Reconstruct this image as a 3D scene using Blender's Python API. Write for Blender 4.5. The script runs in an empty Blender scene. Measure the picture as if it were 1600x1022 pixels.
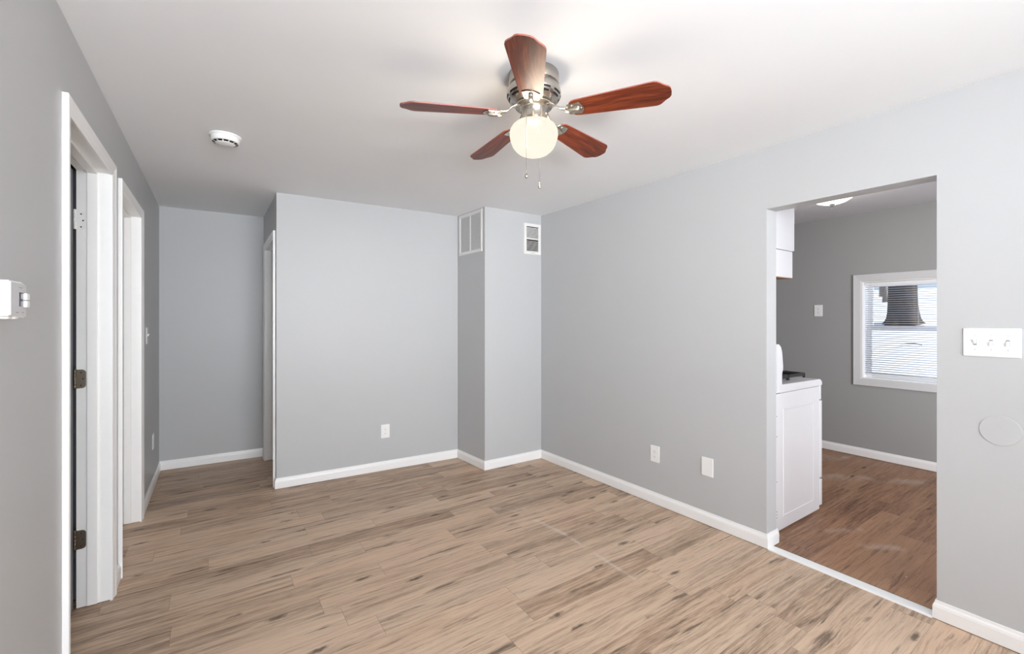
import bpy, bmesh, math, random
from mathutils import Vector, Matrix
PI = math.pi
random.seed(4)
S = bpy.context.scene
COL = S.collection

# ------------------------------------------------------------------ camera
F_PX, Y0, CAM_H, YAW = 690.0, 500.2, 1.367, 0.5948
cd = bpy.data.cameras.new('camera')
cam = bpy.data.objects.new('camera', cd); COL.objects.link(cam)
cam.location = (0, 0, CAM_H)
cam.rotation_euler = (PI/2, 0, -YAW)
cd.sensor_fit = 'HORIZONTAL'; cd.sensor_width = 36.0
cd.lens = F_PX*36.0/1600.0
cd.shift_y = (Y0-511.0)/1600.0
cd.clip_start = 0.02; cd.clip_end = 200
S.camera = cam

# ------------------------------------------------------------------ view, world, lights
S.view_settings.view_transform = 'Standard'
S.view_settings.look = 'None'
S.view_settings.exposure = 0.0
S.view_settings.gamma = 1.0
S.view_settings.use_curve_mapping = False
S.cycles.max_bounces = 14
S.cycles.diffuse_bounces = 8
S.cycles.glossy_bounces = 4
S.cycles.transparent_max_bounces = 16
S.cycles.caustics_reflective = False
S.cycles.caustics_refractive = False
S.cycles.sample_clamp_indirect = 6.0

W = bpy.data.worlds.new('sky'); S.world = W; W.use_nodes = True
wn = W.node_tree.nodes; wl = W.node_tree.links
bg = wn['Background']
bg.inputs[0].default_value = (.70, .85, 1.0, 1); bg.inputs[1].default_value = 1.0      # clear winter sky

sd = bpy.data.lights.new('sun', 'SUN'); sd.energy = 7.6; sd.angle = math.radians(0.6); sd.color = (1, .96, .9)
sun = bpy.data.objects.new('sun', sd); COL.objects.link(sun)
sun.rotation_euler = Vector((-.34, 1.0, -.60)).to_track_quat('-Z', 'Y').to_euler()

def area(name, loc, direction, sx, sy, power, color=(1, 1, 1)):
    d = bpy.data.lights.new(name, 'AREA'); d.shape = 'RECTANGLE'; d.size = sx; d.size_y = sy
    d.energy = power; d.color = color
    o = bpy.data.objects.new(name, d); COL.objects.link(o); o.location = loc
    o.rotation_euler = Vector(direction).to_track_quat('-Z', 'Z').to_euler()
    return o
# fill area lights added out of view; none shines through a real opening
a_ = area('fill_rear', (.85, -3.72, 1.45), (0, 1, .06), 2.3, 1.7, 46, (.90, .95, 1)); a_.data.spread = math.radians(70)  # added rear fill, placed just in front of a solid wall
area('uplight_behind_camera', (-.05, -1.65, 1.25), (0, .1, 1), .8, .8, 165, (.90, .95, 1))  # added fill turned up at the ceiling, has no fixture
a_ = area('fill_left', (-.30, -1.6, 1.5), (1, 1.45, .15), 1.2, 1.4, 17, (.90, .95, 1)); a_.data.spread = math.radians(60)  # added fill aimed at the far right corner, no window modelled
a_ = area('fill_kitchen_side', (3.35, -1.42, 1.15), (1, 1.1, -.05), 1.3, 1.4, 50, (.95, .97, 1)); a_.data.spread = math.radians(100)  # added fill for the kitchen window wall, set before a solid wall
area('fill_kitchen_near', (4.2, -1.42, 1.5), (0, 1, .05), 1.6, 1.2, 20, (.95, .97, 1))  # second added kitchen fill, no window behind it

# ------------------------------------------------------------------ node helpers
def lin(r, g, b):
    f = lambda c: ((c/255+.055)/1.055)**2.4 if c/255 > .04045 else c/255/12.92
    return (f(r), f(g), f(b), 1)

class NT:
    def __init__(s, name):
        s.m = bpy.data.materials.new(name); s.m.use_nodes = True
        s.t = s.m.node_tree; s.n = s.t.nodes; s.b = s.n['Principled BSDF']; s.out = s.n['Material Output']
    def new(s, typ, **kw):
        n = s.n.new(typ)
        for k, v in kw.items(): setattr(n, k, v)
        return n
    def put(s, sock, v):
        if isinstance(v, bpy.types.NodeSocket): s.t.links.new(v, sock)
        else: sock.default_value = v
    def math(s, op, a, b=0.0, c=None, clamp=False):
        n = s.new('ShaderNodeMath', operation=op); n.use_clamp = clamp
        s.put(n.inputs[0], a); s.put(n.inputs[1], b)
        if c is not None: s.put(n.inputs[2], c)
        return n.outputs[0]
    def mix(s, fac, a, b, mode='MIX'):
        n = s.new('ShaderNodeMix', data_type='RGBA', blend_type=mode)
        s.put(n.inputs[0], fac); s.put(n.inputs[6], a); s.put(n.inputs[7], b)
        return n.outputs[2]
    def coords(s):
        c = s.new('ShaderNodeTexCoord'); return c.outputs['Object']
    def sep(s, v):
        n = s.new('ShaderNodeSeparateXYZ'); s.put(n.inputs[0], v); return n.outputs
    def comb(s, x, y, z=0.0):
        n = s.new('ShaderNodeCombineXYZ'); s.put(n.inputs[0], x); s.put(n.inputs[1], y); s.put(n.inputs[2], z); return n.outputs[0]
    def noise(s, v, scale, detail=3.0, rough=.55, dist=0.0):
        n = s.new('ShaderNodeTexNoise'); s.put(n.inputs['Vector'], v)
        n.inputs['Scale'].default_value = scale; n.inputs['Detail'].default_value = detail
        n.inputs['Roughness'].default_value = rough; n.inputs['Distortion'].default_value = dist
        return n.outputs['Fac']
    def ramp(s, fac, stops):
        n = s.new('ShaderNodeValToRGB'); s.put(n.inputs[0], fac); e = n.color_ramp.elements
        while len(e) < len(stops): e.new(.5)
        for el, (p, c) in zip(e, stops): el.position = p; el.color = c if len(c) == 4 else (*c, 1)
        return n.outputs[0]
    def smooth(s, v, lo, hi):
        n = s.new('ShaderNodeMapRange', interpolation_type='SMOOTHSTEP'); s.put(n.inputs[0], v)
        n.inputs[1].default_value = lo; n.inputs[2].default_value = hi
        return n.outputs[0]
    def bump(s, h, strength=.1, dist=.01):
        n = s.new('ShaderNodeBump'); n.inputs['Strength'].default_value = strength; n.inputs['Distance'].default_value = dist
        s.put(n.inputs['Height'], h); s.t.links.new(n.outputs[0], s.b.inputs['Normal'])
    def base(s, c): s.put(s.b.inputs['Base Color'], c)
    def set(s, **kw):
        for k, v in kw.items(): s.put(s.b.inputs[k], v)

def simple(name, c, rough=.5, metal=0.0, spec=.5, noise=0.03, scale=40.0, bump=0.0):
    t = NT(name); co = t.coords()
    f = t.noise(co, scale, 3)
    dark = tuple(x*(1-noise*2) for x in c[:3])+(1,)
    t.base(t.mix(f, dark, c)); t.set(Roughness=rough, Metallic=metal)
    t.b.inputs['Specular IOR Level'].default_value = spec
    if bump: t.bump(f, bump, .002)
    return t.m

def paint(name, c, rough=.5, spec=.35, patch=.02):
    """rolled wall paint: faint orange-peel bump and slight patchiness"""
    t = NT(name); co = t.coords()
    f = t.noise(co, 2.2, 3); f2 = t.noise(co, 260, 2)
    lo = tuple(x*(1-patch) for x in c[:3])+(1,); hi = tuple(min(1, x*(1+patch)) for x in c[:3])+(1,)
    t.base(t.mix(f, lo, hi)); t.set(Roughness=rough); t.b.inputs['Specular IOR Level'].default_value = spec
    t.bump(f2, .06, .002)
    return t.m

def plank_floor(name, PW, PL, light, mid, dark, knot, seam, tone_var, rough, scuff=None, streak=1.0, dust=.5, spec=.35):
    t = NT(name); co = t.coords(); x, y, z = t.sep(co)
    wn2 = lambda v: t_white(t, v)
    yr = t.math('DIVIDE', y, PW); row = t.math('FLOOR', yr)
    ro = wn2(t.comb(row, 3.7))
    xs = t.math('ADD', t.math('DIVIDE', x, PL), t.math('MULTIPLY', ro[0], 7.31)); colm = t.math('FLOOR', xs)
    idv = wn2(t.comb(colm, row, 1.3)); r, g, b = t.sep(idv[1])
    # grain runs along X
    gx = t.math('ADD', x, t.math('MULTIPLY', r, 31.0)); gy = t.math('ADD', y, t.math('MULTIPLY', g, 17.0))
    wob = t.math('MULTIPLY', t.math('SUBTRACT', t.noise(t.comb(t.math('MULTIPLY', gx, 1.6), t.math('MULTIPLY', gy, 6.0)), 1.0, 2), .5), .05)
    gyw = t.math('ADD', gy, wob)
    n1 = t.noise(t.comb(t.math('MULTIPLY', gx, 2.6), t.math('MULTIPLY', gyw, 62.0), b), 1.0, 8, .72)
    n2 = t.noise(t.comb(t.math('MULTIPLY', gx, 12.0), t.math('MULTIPLY', gyw, 240.0), b), 1.0, 4, .7)
    n3 = t.noise(t.comb(t.math('MULTIPLY', gx, 1.1), t.math('MULTIPLY', gyw, 13.0), g), 1.0, 3, .55, .6)
    f = t.math('ADD', t.math('MULTIPLY', n1, .50), t.math('ADD', t.math('MULTIPLY', n2, .26), t.math('MULTIPLY', n3, .24)))
    f = t.math('ADD', f, t.math('MULTIPLY', t.math('SUBTRACT', r, .5), tone_var))
    col = t.ramp(f, [(.37, dark), (.46, mid), (.54, light), (.65, tuple(min(1, c*1.16) for c in light[:3])+(1,))])
    # slight pink / grey cast from plank to plank
    col = t.mix(t.math('MULTIPLY', g, .35), col, t.mix(1.0, col, (1.08, .95, .86, 1), 'MULTIPLY'))
    col = t.mix(t.math('MULTIPLY', b, .25), col, t.mix(1.0, col, (.90, .97, 1.03, 1), 'MULTIPLY'))
    # dark mineral streaks
    st = t.noise(t.comb(t.math('MULTIPLY', gx, 2.4), t.math('MULTIPLY', gyw, 30.0), r), 1.0, 5, .62)
    stf = t.math('MULTIPLY', t.smooth(st, .575, .70), .78*streak)
    col = t.mix(stf, col, knot)
    # knots
    v = t.new('ShaderNodeTexVoronoi', feature='F1'); v.inputs['Scale'].default_value = 1.0; v.inputs['Randomness'].default_value = 1.0
    kx = t.math('MULTIPLY', gx, 3.4); ky = t.math('MULTIPLY', gyw, 11.5)
    t.put(v.inputs['Vector'], t.comb(kx, ky, 0.0))
    kr = t.sep(v.outputs['Color'])
    kd = t.math('ADD', v.outputs['Distance'], t.math('MULTIPLY', t.math('SUBTRACT', t.noise(co, 45, 4), .5), .22))
    kf = t.math('MULTIPLY', t.smooth(kd, .22, .06), t.smooth(kr[0], .56, .60))
    col = t.mix(t.math('MULTIPLY', kf, .85), col, knot)
    # seams
    fy = t.math('ABSOLUTE', t.math('SUBTRACT', t.math('FRACT', yr), .5)); fx = t.math('ABSOLUTE', t.math('SUBTRACT', t.math('FRACT', xs), .5))
    sy = t.smooth(fy, .5-.0011/PW, .5-.0004/PW); sx = t.smooth(fx, .5-.0014/PL, .5-.0005/PL)
    sm = t.math('MAXIMUM', sy, sx)
    col = t.mix(t.math('MULTIPLY', sm, .55), col, seam)
    # plaster dust specks
    vd = t.new('ShaderNodeTexVoronoi', feature='F1'); vd.inputs['Scale'].default_value = 9.0
    t.put(vd.inputs['Vector'], co); dr = t.sep(vd.outputs['Color'])
    df = t.math('MULTIPLY', t.smooth(vd.outputs['Distance'], .035, .02), t.smooth(dr[1], 1.04-.3*dust, 1.06-.3*dust))
    col = t.mix(t.math('MULTIPLY', df, dust), col, (.8, .78, .75, 1))
    if scuff:
        for (ax, ay, bx, by, wd, amt) in scuff:
            dx, dy = bx-ax, by-ay; L2 = dx*dx+dy*dy
            px = t.math('SUBTRACT', x, ax); py = t.math('SUBTRACT', y, ay)
            h = t.math('DIVIDE', t.math('ADD', t.math('MULTIPLY', px, dx), t.math('MULTIPLY', py, dy)), L2, clamp=True)
            ex = t.math('SUBTRACT', px, t.math('MULTIPLY', h, dx)); ey = t.math('SUBTRACT', py, t.math('MULTIPLY', h, dy))
            d = t.math('SQRT', t.math('ADD', t.math('MULTIPLY', ex, ex), t.math('MULTIPLY', ey, ey)))
            d = t.math('ADD', d, t.math('MULTIPLY', t.math('SUBTRACT', t.noise(co, 14, 3), .5), wd*1.2))
            sf = t.math('MULTIPLY', t.smooth(d, wd, wd*.1), t.math('MULTIPLY', t.smooth(t.noise(co, 7, 3), .36, .6), amt))
            col = t.mix(sf, col, (.74, .68, .62, 1))
    t.base(col)
    t.set(Roughness=t.math('ADD', rough, t.math('MULTIPLY', n1, .12)))
    t.b.inputs['Specular IOR Level'].default_value = spec
    t.bump(t.math('SUBTRACT', n2, t.math('MULTIPLY', sm, 1.5)), .12, .001)
    return t.m
def t_white(t, v):
    n = t.new('ShaderNodeTexWhiteNoise', noise_dimensions='3D'); t.put(n.inputs['Vector'], v)
    return n.outputs['Value'], n.outputs['Color']

# ------------------------------------------------------------------ materials
M = {}
M['wall'] = paint('light grey wall paint', (.505, .512, .518, 1), .42, .3)
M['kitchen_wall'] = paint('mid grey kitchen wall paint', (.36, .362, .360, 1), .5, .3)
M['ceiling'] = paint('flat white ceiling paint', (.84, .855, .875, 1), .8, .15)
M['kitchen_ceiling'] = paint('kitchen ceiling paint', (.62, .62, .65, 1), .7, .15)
M['trim'] = simple('white trim paint', (.93, .93, .93, 1), .32, 0, .5, .01, 30)
M['jamb'] = simple('white painted wood grain', (.92, .925, .92, 1), .38, 0, .5, .02, 25)
M['casing_backlit'] = simple('window trim with backlit tone', (.66, .66, .67, 1), .4, 0, .4, .015, 25)  # white trim with its backlit shade put into the colour
M['chain'] = simple('fine bead chain metal', (.42, .40, .37, 1), .35, 1, .5, .02, 30)
M['plastic'] = simple('white plastic', (.88, .88, .875, 1), .3, 0, .5, .005)
M['plastic_grey'] = simple('pale grey plastic', (.60, .60, .62, 1), .4, 0, .5, .01)
M['screen'] = simple('dark display glass', (.02, .03, .05, 1), .1, 0, .5, .0)
M['black'] = simple('matte black', (.008, .008, .009, 1), .6, 0, .3, .0)
M['slot'] = simple('dark slot', (.05, .05, .05, 1), .7, 0, .2, .0)
M['grey_line'] = simple('grey print', (.30, .30, .31, 1), .6, 0, .2, .0)
M['enamel'] = simple('white enamel', (.83, .83, .86, 1), .22, 0, .5, .005)
M['iron'] = simple('black cast iron', (.012, .012, .013, 1), .42, 0, .5, .1, 80)
M['cab'] = simple('white cabinet laminate', (.80, .80, .83, 1), .35, 0, .5, .005)
M['raw_wood'] = simple('raw tan wood', (.47, .29, .17, 1), .6, 0, .3, .08, 20)
M['bronze'] = simple('tarnished bronze hinge metal', (.23, .19, .145, 1), .38, 1, .5, .06, 60)
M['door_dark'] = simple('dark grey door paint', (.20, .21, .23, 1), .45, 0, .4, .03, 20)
M['door_pale'] = simple('pale grey bottom band', (.35, .36, .38, 1), .5, 0, .4, .02, 20)
M['vent_dark'] = simple('dark duct interior', (.012, .012, .011, 1), .8, 0, .2, .0)
M['vent_slat'] = simple('cream vent enamel', (.80, .795, .775, 1), .4, 0, .5, .01)
M['steel_dark'] = simple('dark finial metal', (.03, .03, .03, 1), .3, 1, .5, .0)
M['snow'] = simple('snow', (.90, .91, .93, 1), .8, 0, .2, .02, 3, .3)
M['bark'] = simple('dark furrowed bark', (.085, .07, .06, 1), .9, 0, .1, .25, 9, .8)
M['bark_pale'] = simple('pale bark', (.22, .19, .17, 1), .9, 0, .1, .2, 9, .3)
M['far_siding'] = simple('pale blue siding', (.42, .48, .56, 1), .7, 0, .2, .05, 2)

# brushed nickel
t = NT('brushed nickel'); co = t.coords(); x, y, z = t.sep(co)
f = t.noise(t.comb(t.math('MULTIPLY', x, 8), t.math('MULTIPLY', y, 8), t.math('MULTIPLY', z, 420)), 1, 3)
t.base(t.mix(f, (.40, .37, .335, 1), (.55, .515, .47, 1))); t.set(Metallic=1.0, Roughness=.27); t.bump(f, .03, .001); M['nickel'] = t.m
# polished nickel
M['nickel_bright'] = simple('satin nickel', (.60, .56, .49, 1), .24, 1, .5, .02, 30)
# cherry blade: grain along local X
def cherry(name, hue):
    t = NT(name); co = t.coords(); x, y, z = t.sep(co)
    wob = t.math('MULTIPLY', t.noise(t.comb(t.math('MULTIPLY', x, 4), t.math('MULTIPLY', y, 9), z), 1, 2), .045)
    yy = t.math('ADD', y, wob)
    n1 = t.noise(t.comb(t.math('MULTIPLY', x, 5), t.math('MULTIPLY', yy, 70), 0.0), 1, 5, .6)
    n2 = t.noise(t.comb(t.math('MULTIPLY', x, 14), t.math('MULTIPLY', yy, 330), .5), 1, 3, .6)
    f = t.math('ADD', t.math('MULTIPLY', n1, .7), t.math('MULTIPLY', n2, .3))
    a, b, c = hue
    t.base(t.ramp(f, [(.34, a), (.5, b), (.66, c)])); t.set(Roughness=.38); t.b.inputs['Specular IOR Level'].default_value = .28
    return t.m
M['blade'] = cherry('cherry wood veneer', (lin(62, 22, 9), lin(104, 42, 20), lin(142, 70, 38)))
M['blade_edge'] = simple('reddish blade edge', lin(150, 88, 78), .4, 0, .4, .03, 20)
# frosted glass shade: lit from inside
t = NT('lit frosted glass'); em = t.new('ShaderNodeEmission'); tr = t.new('ShaderNodeBsdfTransparent'); mx = t.new('ShaderNodeMixShader')
co = t.coords(); x, y, z = t.sep(co)
sw = t.noise(t.comb(t.math('MULTIPLY', x, 9), t.math('MULTIPLY', y, 9), t.math('MULTIPLY', z, 26)), 1, 3)
t.put(em.inputs[0], t.mix(sw, (1, .885, .71, 1), (1, .95, .84, 1))); em.inputs[1].default_value = 1.06
tr.inputs[0].default_value = (1, .93, .82, 1)
mx.inputs[0].default_value = .09
t.t.links.new(em.outputs[0], mx.inputs[1]); t.t.links.new(tr.outputs[0], mx.inputs[2]); t.t.links.new(mx.outputs[0], t.out.inputs[0]); M['shade'] = t.m
t = NT('lit white dome'); t.base((.9, .9, .9, 1)); t.b.inputs['Emission Color'].default_value = (1, .98, .95, 1); t.b.inputs['Emission Strength'].default_value = 1.3; M['dome'] = t.m
# window glass
t = NT('window glass'); tr = t.new('ShaderNodeBsdfTransparent'); gl = t.new('ShaderNodeBsdfGlossy'); mx = t.new('ShaderNodeMixShader')
tr.inputs[0].default_value = (.96, .98, 1, 1); gl.inputs['Roughness'].default_value = .02; mx.inputs[0].default_value = .04
t.t.links.new(tr.outputs[0], mx.inputs[1]); t.t.links.new(gl.outputs[0], mx.inputs[2]); t.t.links.new(mx.outputs[0], t.out.inputs[0]); M['glass'] = t.m
# opaque blind slats, toned down to blue-grey to read darker than the snow
M['slats'] = simple('white vinyl slats', (.50, .53, .64, 1), .45, 0, .4, .01)

M['floor'] = plank_floor('taupe oak vinyl planks', .146, .92, (.595, .440, .318, 1), (.425, .300, .209, 1), (.212, .143, .097, 1), (.075, .048, .032, 1),
                         (.12, .085, .06, 1), .10, .40,
                         scuff=[(1.78, 2.66, 1.86, 2.15, .030, .5), (1.86, 2.15, 1.84, 1.57, .022, .45), (1.70, 2.72, 1.86, 2.60, .04, .3)])
M['kfloor'] = plank_floor('brown oak vinyl planks', .19, 1.25, (.365, .208, .124, 1), (.268, .143, .083, 1), (.150, .076, .045, 1), (.045, .025, .017, 1),
                          (.06, .04, .03, 1), .10, .38, streak=.7, dust=1.0, spec=.22,
                          scuff=[(4.2, 1.9, 5.1, 1.0, .13, .22), (4.75, 2.0, 5.2, 1.8, .11, .22), (3.25, 1.02, 3.4, .9, .06, .2), (3.3, 1.22, 3.5, 1.12, .05, .15)])

# ------------------------------------------------------------------ mesh helpers
class MB:
    def __init__(s): s.bm = bmesh.new(); s.mi = 0
    def _f(s, vs, smooth=False):
        try:
            f = s.bm.faces.new(vs); f.smooth = smooth; f.material_index = s.mi; return f
        except ValueError: return None
    def box(s, x0, x1, y0, y1, z0, z1, bev=0.0, seg=2):
        if x1 < x0: x0, x1 = x1, x0
        if y1 < y0: y0, y1 = y1, y0
        if z1 < z0: z0, z1 = z1, z0
        v = [s.bm.verts.new((x, y, z)) for x in (x0, x1) for y in (y0, y1) for z in (z0, z1)]
        fs = [s._f([v[i] for i in q]) for q in ((0, 1, 3, 2), (4, 6, 7, 5), (0, 4, 5, 1), (2, 3, 7, 6), (0, 2, 6, 4), (1, 5, 7, 3))]
        if bev:
            ed = list({e for f in fs for e in f.edges})
            r = bmesh.ops.bevel(s.bm, geom=ed, offset=bev, segments=seg, profile=.6, affect='EDGES', clamp_overlap=True)
            for f in r['faces']: f.smooth = True; f.material_index = s.mi
        return s
    def prism(s, pts, z0, z1, smooth=False):
        """plan polygon extruded in z (counter-clockwise)"""
        a = [s.bm.verts.new((p[0], p[1], z0)) for p in pts]; b = [s.bm.verts.new((p[0], p[1], z1)) for p in pts]
        n = len(pts)
        s._f(a[::-1]); s._f(b)
        for i in range(n): s._f([a[i], a[(i+1) % n], b[(i+1) % n], b[i]], smooth)
        return s
    def extrude_poly(s, pts, axis, c0, c1, smooth=False):
        """2D polygon extruded along axis: axis 'x' pts=(y,z); 'y' pts=(x,z)"""
        mk = {'x': lambda p, c: (c, p[0], p[1]), 'y': lambda p, c: (p[0], c, p[1]), 'z': lambda p, c: (p[0], p[1], c)}[axis]
        a = [s.bm.verts.new(mk(p, c0)) for p in pts]; b = [s.bm.verts.new(mk(p, c1)) for p in pts]; n = len(pts)
        s._f(a[::-1]); s._f(b)
        for i in range(n): s._f([a[i], a[(i+1) % n], b[(i+1) % n], b[i]], smooth)
        return s
    def lathe(s, prof, seg=48, c=(0, 0, 0), smooth=True, cap=True):
        """prof: list of (radius, z)"""
        rings = []
        for r, z in prof:
            if r < 1e-6: rings.append([s.bm.verts.new((c[0], c[1], c[2]+z))])
            else: rings.append([s.bm.verts.new((c[0]+r*math.cos(2*PI*i/seg), c[1]+r*math.sin(2*PI*i/seg), c[2]+z)) for i in range(seg)])
        for A, B in zip(rings, rings[1:]):
            for i in range(seg):
                j = (i+1) % seg
                if len(A) == 1 and len(B) > 1: s._f([A[0], B[j], B[i]], smooth)
                elif len(B) == 1 and len(A) > 1: s._f([A[i], A[j], B[0]], smooth)
                elif len(A) > 1: s._f([A[i], A[j], B[j], B[i]], smooth)
        if cap:
            for R in (rings[0], rings[-1]):
                if len(R) > 2: s._f(R)
        return s
    def tube(s, pts, r, seg=10, smooth=True):
        pts = [Vector(p) for p in pts]; rr = r if isinstance(r, (list, tuple)) else [r]*len(pts)
        up = None; rings = []
        for i, p in enumerate(pts):
            d = (pts[min(i+1, len(pts)-1)]-pts[max(i-1, 0)]).normalized()
            if up is None: up = d.orthogonal().normalized()
            u = (up-d*up.dot(d)).normalized(); up = u; w = d.cross(u)
            rings.append([s.bm.verts.new(p+(u*math.cos(2*PI*k/seg)+w*math.sin(2*PI*k/seg))*rr[i]) for k in range(seg)])
        for A, B in zip(rings, rings[1:]):
            for k in range(seg): s._f([A[k], A[(k+1) % seg], B[(k+1) % seg], B[k]], smooth)
        s._f(rings[0][::-1]); s._f(rings[-1])
        return s
    def sheet(s, rings, closed=False, smooth=False, caps=False):
        R = [[s.bm.verts.new(p) for p in r] for r in rings]
        for A, B in zip(R, R[1:]):
            n = len(A)
            for k in range(n if closed else n-1): s._f([A[k], A[(k+1) % n], B[(k+1) % n], B[k]], smooth)
        if caps: s._f(R[0]); s._f(R[-1][::-1])
        return s
    def ball(s, c, r, sx=1, sy=1, sz=1, seg=16):
        return s.xf(Matrix.Translation(c) @ Matrix.Diagonal((sx, sy, sz, 1)), lambda m: m.lathe([(r*math.sin(PI*i/8), -r*math.cos(PI*i/8)) for i in range(9)], seg))
    def xf(s, mat, fn):
        n0 = set(s.bm.verts); fn(s)
        for v in s.bm.verts:
            if v not in n0: v.co = mat @ v.co
        return s
    def build(s, name, mats, parent=None, loc=None):
        bmesh.ops.recalc_face_normals(s.bm, faces=s.bm.faces)
        me = bpy.data.meshes.new(name); s.bm.to_mesh(me); s.bm.free()
        for m in (mats if isinstance(mats, (list, tuple)) else [mats]): me.materials.append(M[m] if isinstance(m, str) else m)
        o = bpy.data.objects.new(name, me); COL.objects.link(o)
        if parent: o.parent = parent
        if loc: o.location = loc
        return o

def tag(o, label, cat, group=None, kind=None):
    o['label'] = label; o['category'] = cat
    if group: o['group'] = group
    if kind: o['kind'] = kind
    return o
def thing(name, label, cat, loc=(0, 0, 0), rz=0.0, group=None, kind=None):
    o = bpy.data.objects.new(name, None); COL.objects.link(o); o.location = loc; o.rotation_euler = (0, 0, rz)
    o.empty_display_size = .05
    return tag(o, label, cat, group, kind)
def struct(o, label, cat): return tag(o, label, cat, None, 'structure')
def copy_thing(root, loc, rz):
    r = root.copy(); COL.objects.link(r); r.location = loc; r.rotation_euler = (0, 0, rz)
    for ch in list(root.children):
        c = ch.copy(); COL.objects.link(c); c.parent = r
        for g in list(ch.children):
            d = g.copy(); COL.objects.link(d); d.parent = c
    return r

# ------------------------------------------------------------------ plan
H = 2.40; HK = 2.44; T = .12
def XL(Y): return -.42+.0045*(Y-2.0)
YR = -3.80                                   # wall behind the camera
LHc = (-.4062, 5.105); HHc = (.4191, 5.066); BH = (.4235, 4.025); CB = (2.0123, 3.937); CC = (2.045, 3.463); RC = (2.6905, 3.462)
XR0 = 2.744; YJ0, YJ1 = .585, 1.336          # kitchen opening, in the right-hand wall
XRB = 2.86                                   # kitchen side of that wall
def XR(Y): return XR0 if Y <= YJ1 else XR0+(RC[0]-XR0)*(Y-YJ1)/(RC[1]-YJ1)
XK = 5.385; YK0, YK1 = -1.5, 3.6
D1 = (2.07, 2.936); D2 = (3.09, 3.945); D3 = (4.08, 4.946)     # casing outer edges
CW = .058                                    # casing width
ZD12 = 2.133; ZD2 = 2.117; ZD3 = 2.10

# floor, ceilings
m = MB(); m.prism([(-2.6, YR-.1), (2.735, YR-.1), (2.735, 5.4), (-2.6, 5.4)], -.12, 0)
struct(m.build('floor', 'floor'), 'taupe wood plank floor of the living room and hall', 'floor')
m = MB(); m.prism([(2.7352, YK0-.1), (XK+.2, YK0-.1), (XK+.2, YK1+.1), (2.7352, YK1+.1)], -.12, -.001)
struct(m.build('floor_kitchen', 'kfloor'), 'reddish brown wood plank floor of the kitchen', 'floor')
m = MB(); m.prism([(-2.6, YR-.1), (2.80, YR-.1), (2.80, 5.4), (-2.6, 5.4)], H, H+.12)
struct(m.build('ceiling', 'ceiling'), 'smooth white living room ceiling', 'ceiling')
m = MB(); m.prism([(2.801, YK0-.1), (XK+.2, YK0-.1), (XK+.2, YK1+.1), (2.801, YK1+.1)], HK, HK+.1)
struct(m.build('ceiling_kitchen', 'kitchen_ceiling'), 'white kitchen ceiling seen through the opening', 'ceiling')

# left wall with two door holes
def lw(m, y0, y1, z0, z1): m.prism([(XL(y0)-T, y0), (XL(y0), y0), (XL(y1), y1), (XL(y1)-T, y1)], z0, z1)
def hole(D): return D[0]+CW-.013, D[1]-CW+.013
m = MB(); a, b = hole(D1); c, d = hole(D2); zt1 = ZD12-CW+.013; zt2 = ZD2-CW+.013
lw(m, YR, a, 0, H); lw(m, a, b, zt1, H); lw(m, b, c, 0, H); lw(m, c, d, zt2, H); lw(m, d, 5.2, 0, H)
struct(m.build('wall_left', 'wall'), 'grey painted left wall with two white doorways', 'wall')
# rear wall (behind the camera)
m = MB(); m.prism([(XL(YR)-T, YR-T), (2.80, YR-T), (2.80, YR), (XL(YR)-T, YR)], 0, H)
struct(m.build('wall_rear', 'wall'), 'grey painted wall behind the camera', 'wall')
# hall end
m = MB(); m.prism([(LHc[0], LHc[1]), (HHc[0]+T, HHc[1]-.005), (HHc[0]+T, HHc[1]+T), (LHc[0], LHc[1]+T)], 0, H)
struct(m.build('wall_hall', 'wall'), 'grey wall at the end of the small hall', 'wall')
# back block: side wall with its own doorway, long back wall, chase
def xs_(y): return BH[0]+(HHc[0]-BH[0])*(y-BH[1])/(HHc[1]-BH[1])
m = MB(); a, b = D3[0]+CW-.013, D3[1]-CW+.013; zt3 = ZD3-CW+.013
def sw(y0, y1, z0, z1): m.prism([(xs_(y0), y0), (xs_(y0)+T, y0+.0), (xs_(y1)+T, y1), (xs_(y1), y1)], z0, z1)
sw(BH[1]+.0, a, 0, H); sw(a, b, zt3, H); sw(b, HHc[1], 0, H)
struct(m.build('wall_side', 'wall'), 'short grey wall on the right of the hall', 'wall')
m = MB(); m.prism([(BH[0]+.0, BH[1]), CB, (CB[0], CB[1]+T), (BH[0]+T, BH[1]+T*.96)][::1], 0, H)
struct(m.build('wall_back', 'wall'), 'light grey back wall with one outlet', 'wall')
m = MB(); m.prism([CC, RC, (RC[0], CB[1]+T), (CB[0]+.001, CB[1]+T), (CB[0]+.001, CB[1])], 0, H)
struct(m.build('wall_chase', 'wall'), 'boxed out grey duct chase in the room corner', 'wall')
# right wall with the kitchen opening
m = MB(); ZO = 2.032
m.prism([(XR0, YR), (XRB, YR), (XRB, YJ0), (XR0, YJ0)], 0, H)
m.prism([(XR0, YJ0), (XRB, YJ0), (XRB, YJ1), (XR0, YJ1)], ZO, HK)
m.prism([(XR0, YJ1), (XRB, YJ1), (XRB, 4.1), (RC[0], 4.1), RC], 0, H)
struct(m.build('wall_right', 'wall'), 'light grey right wall with the open kitchen doorway', 'wall')
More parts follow.
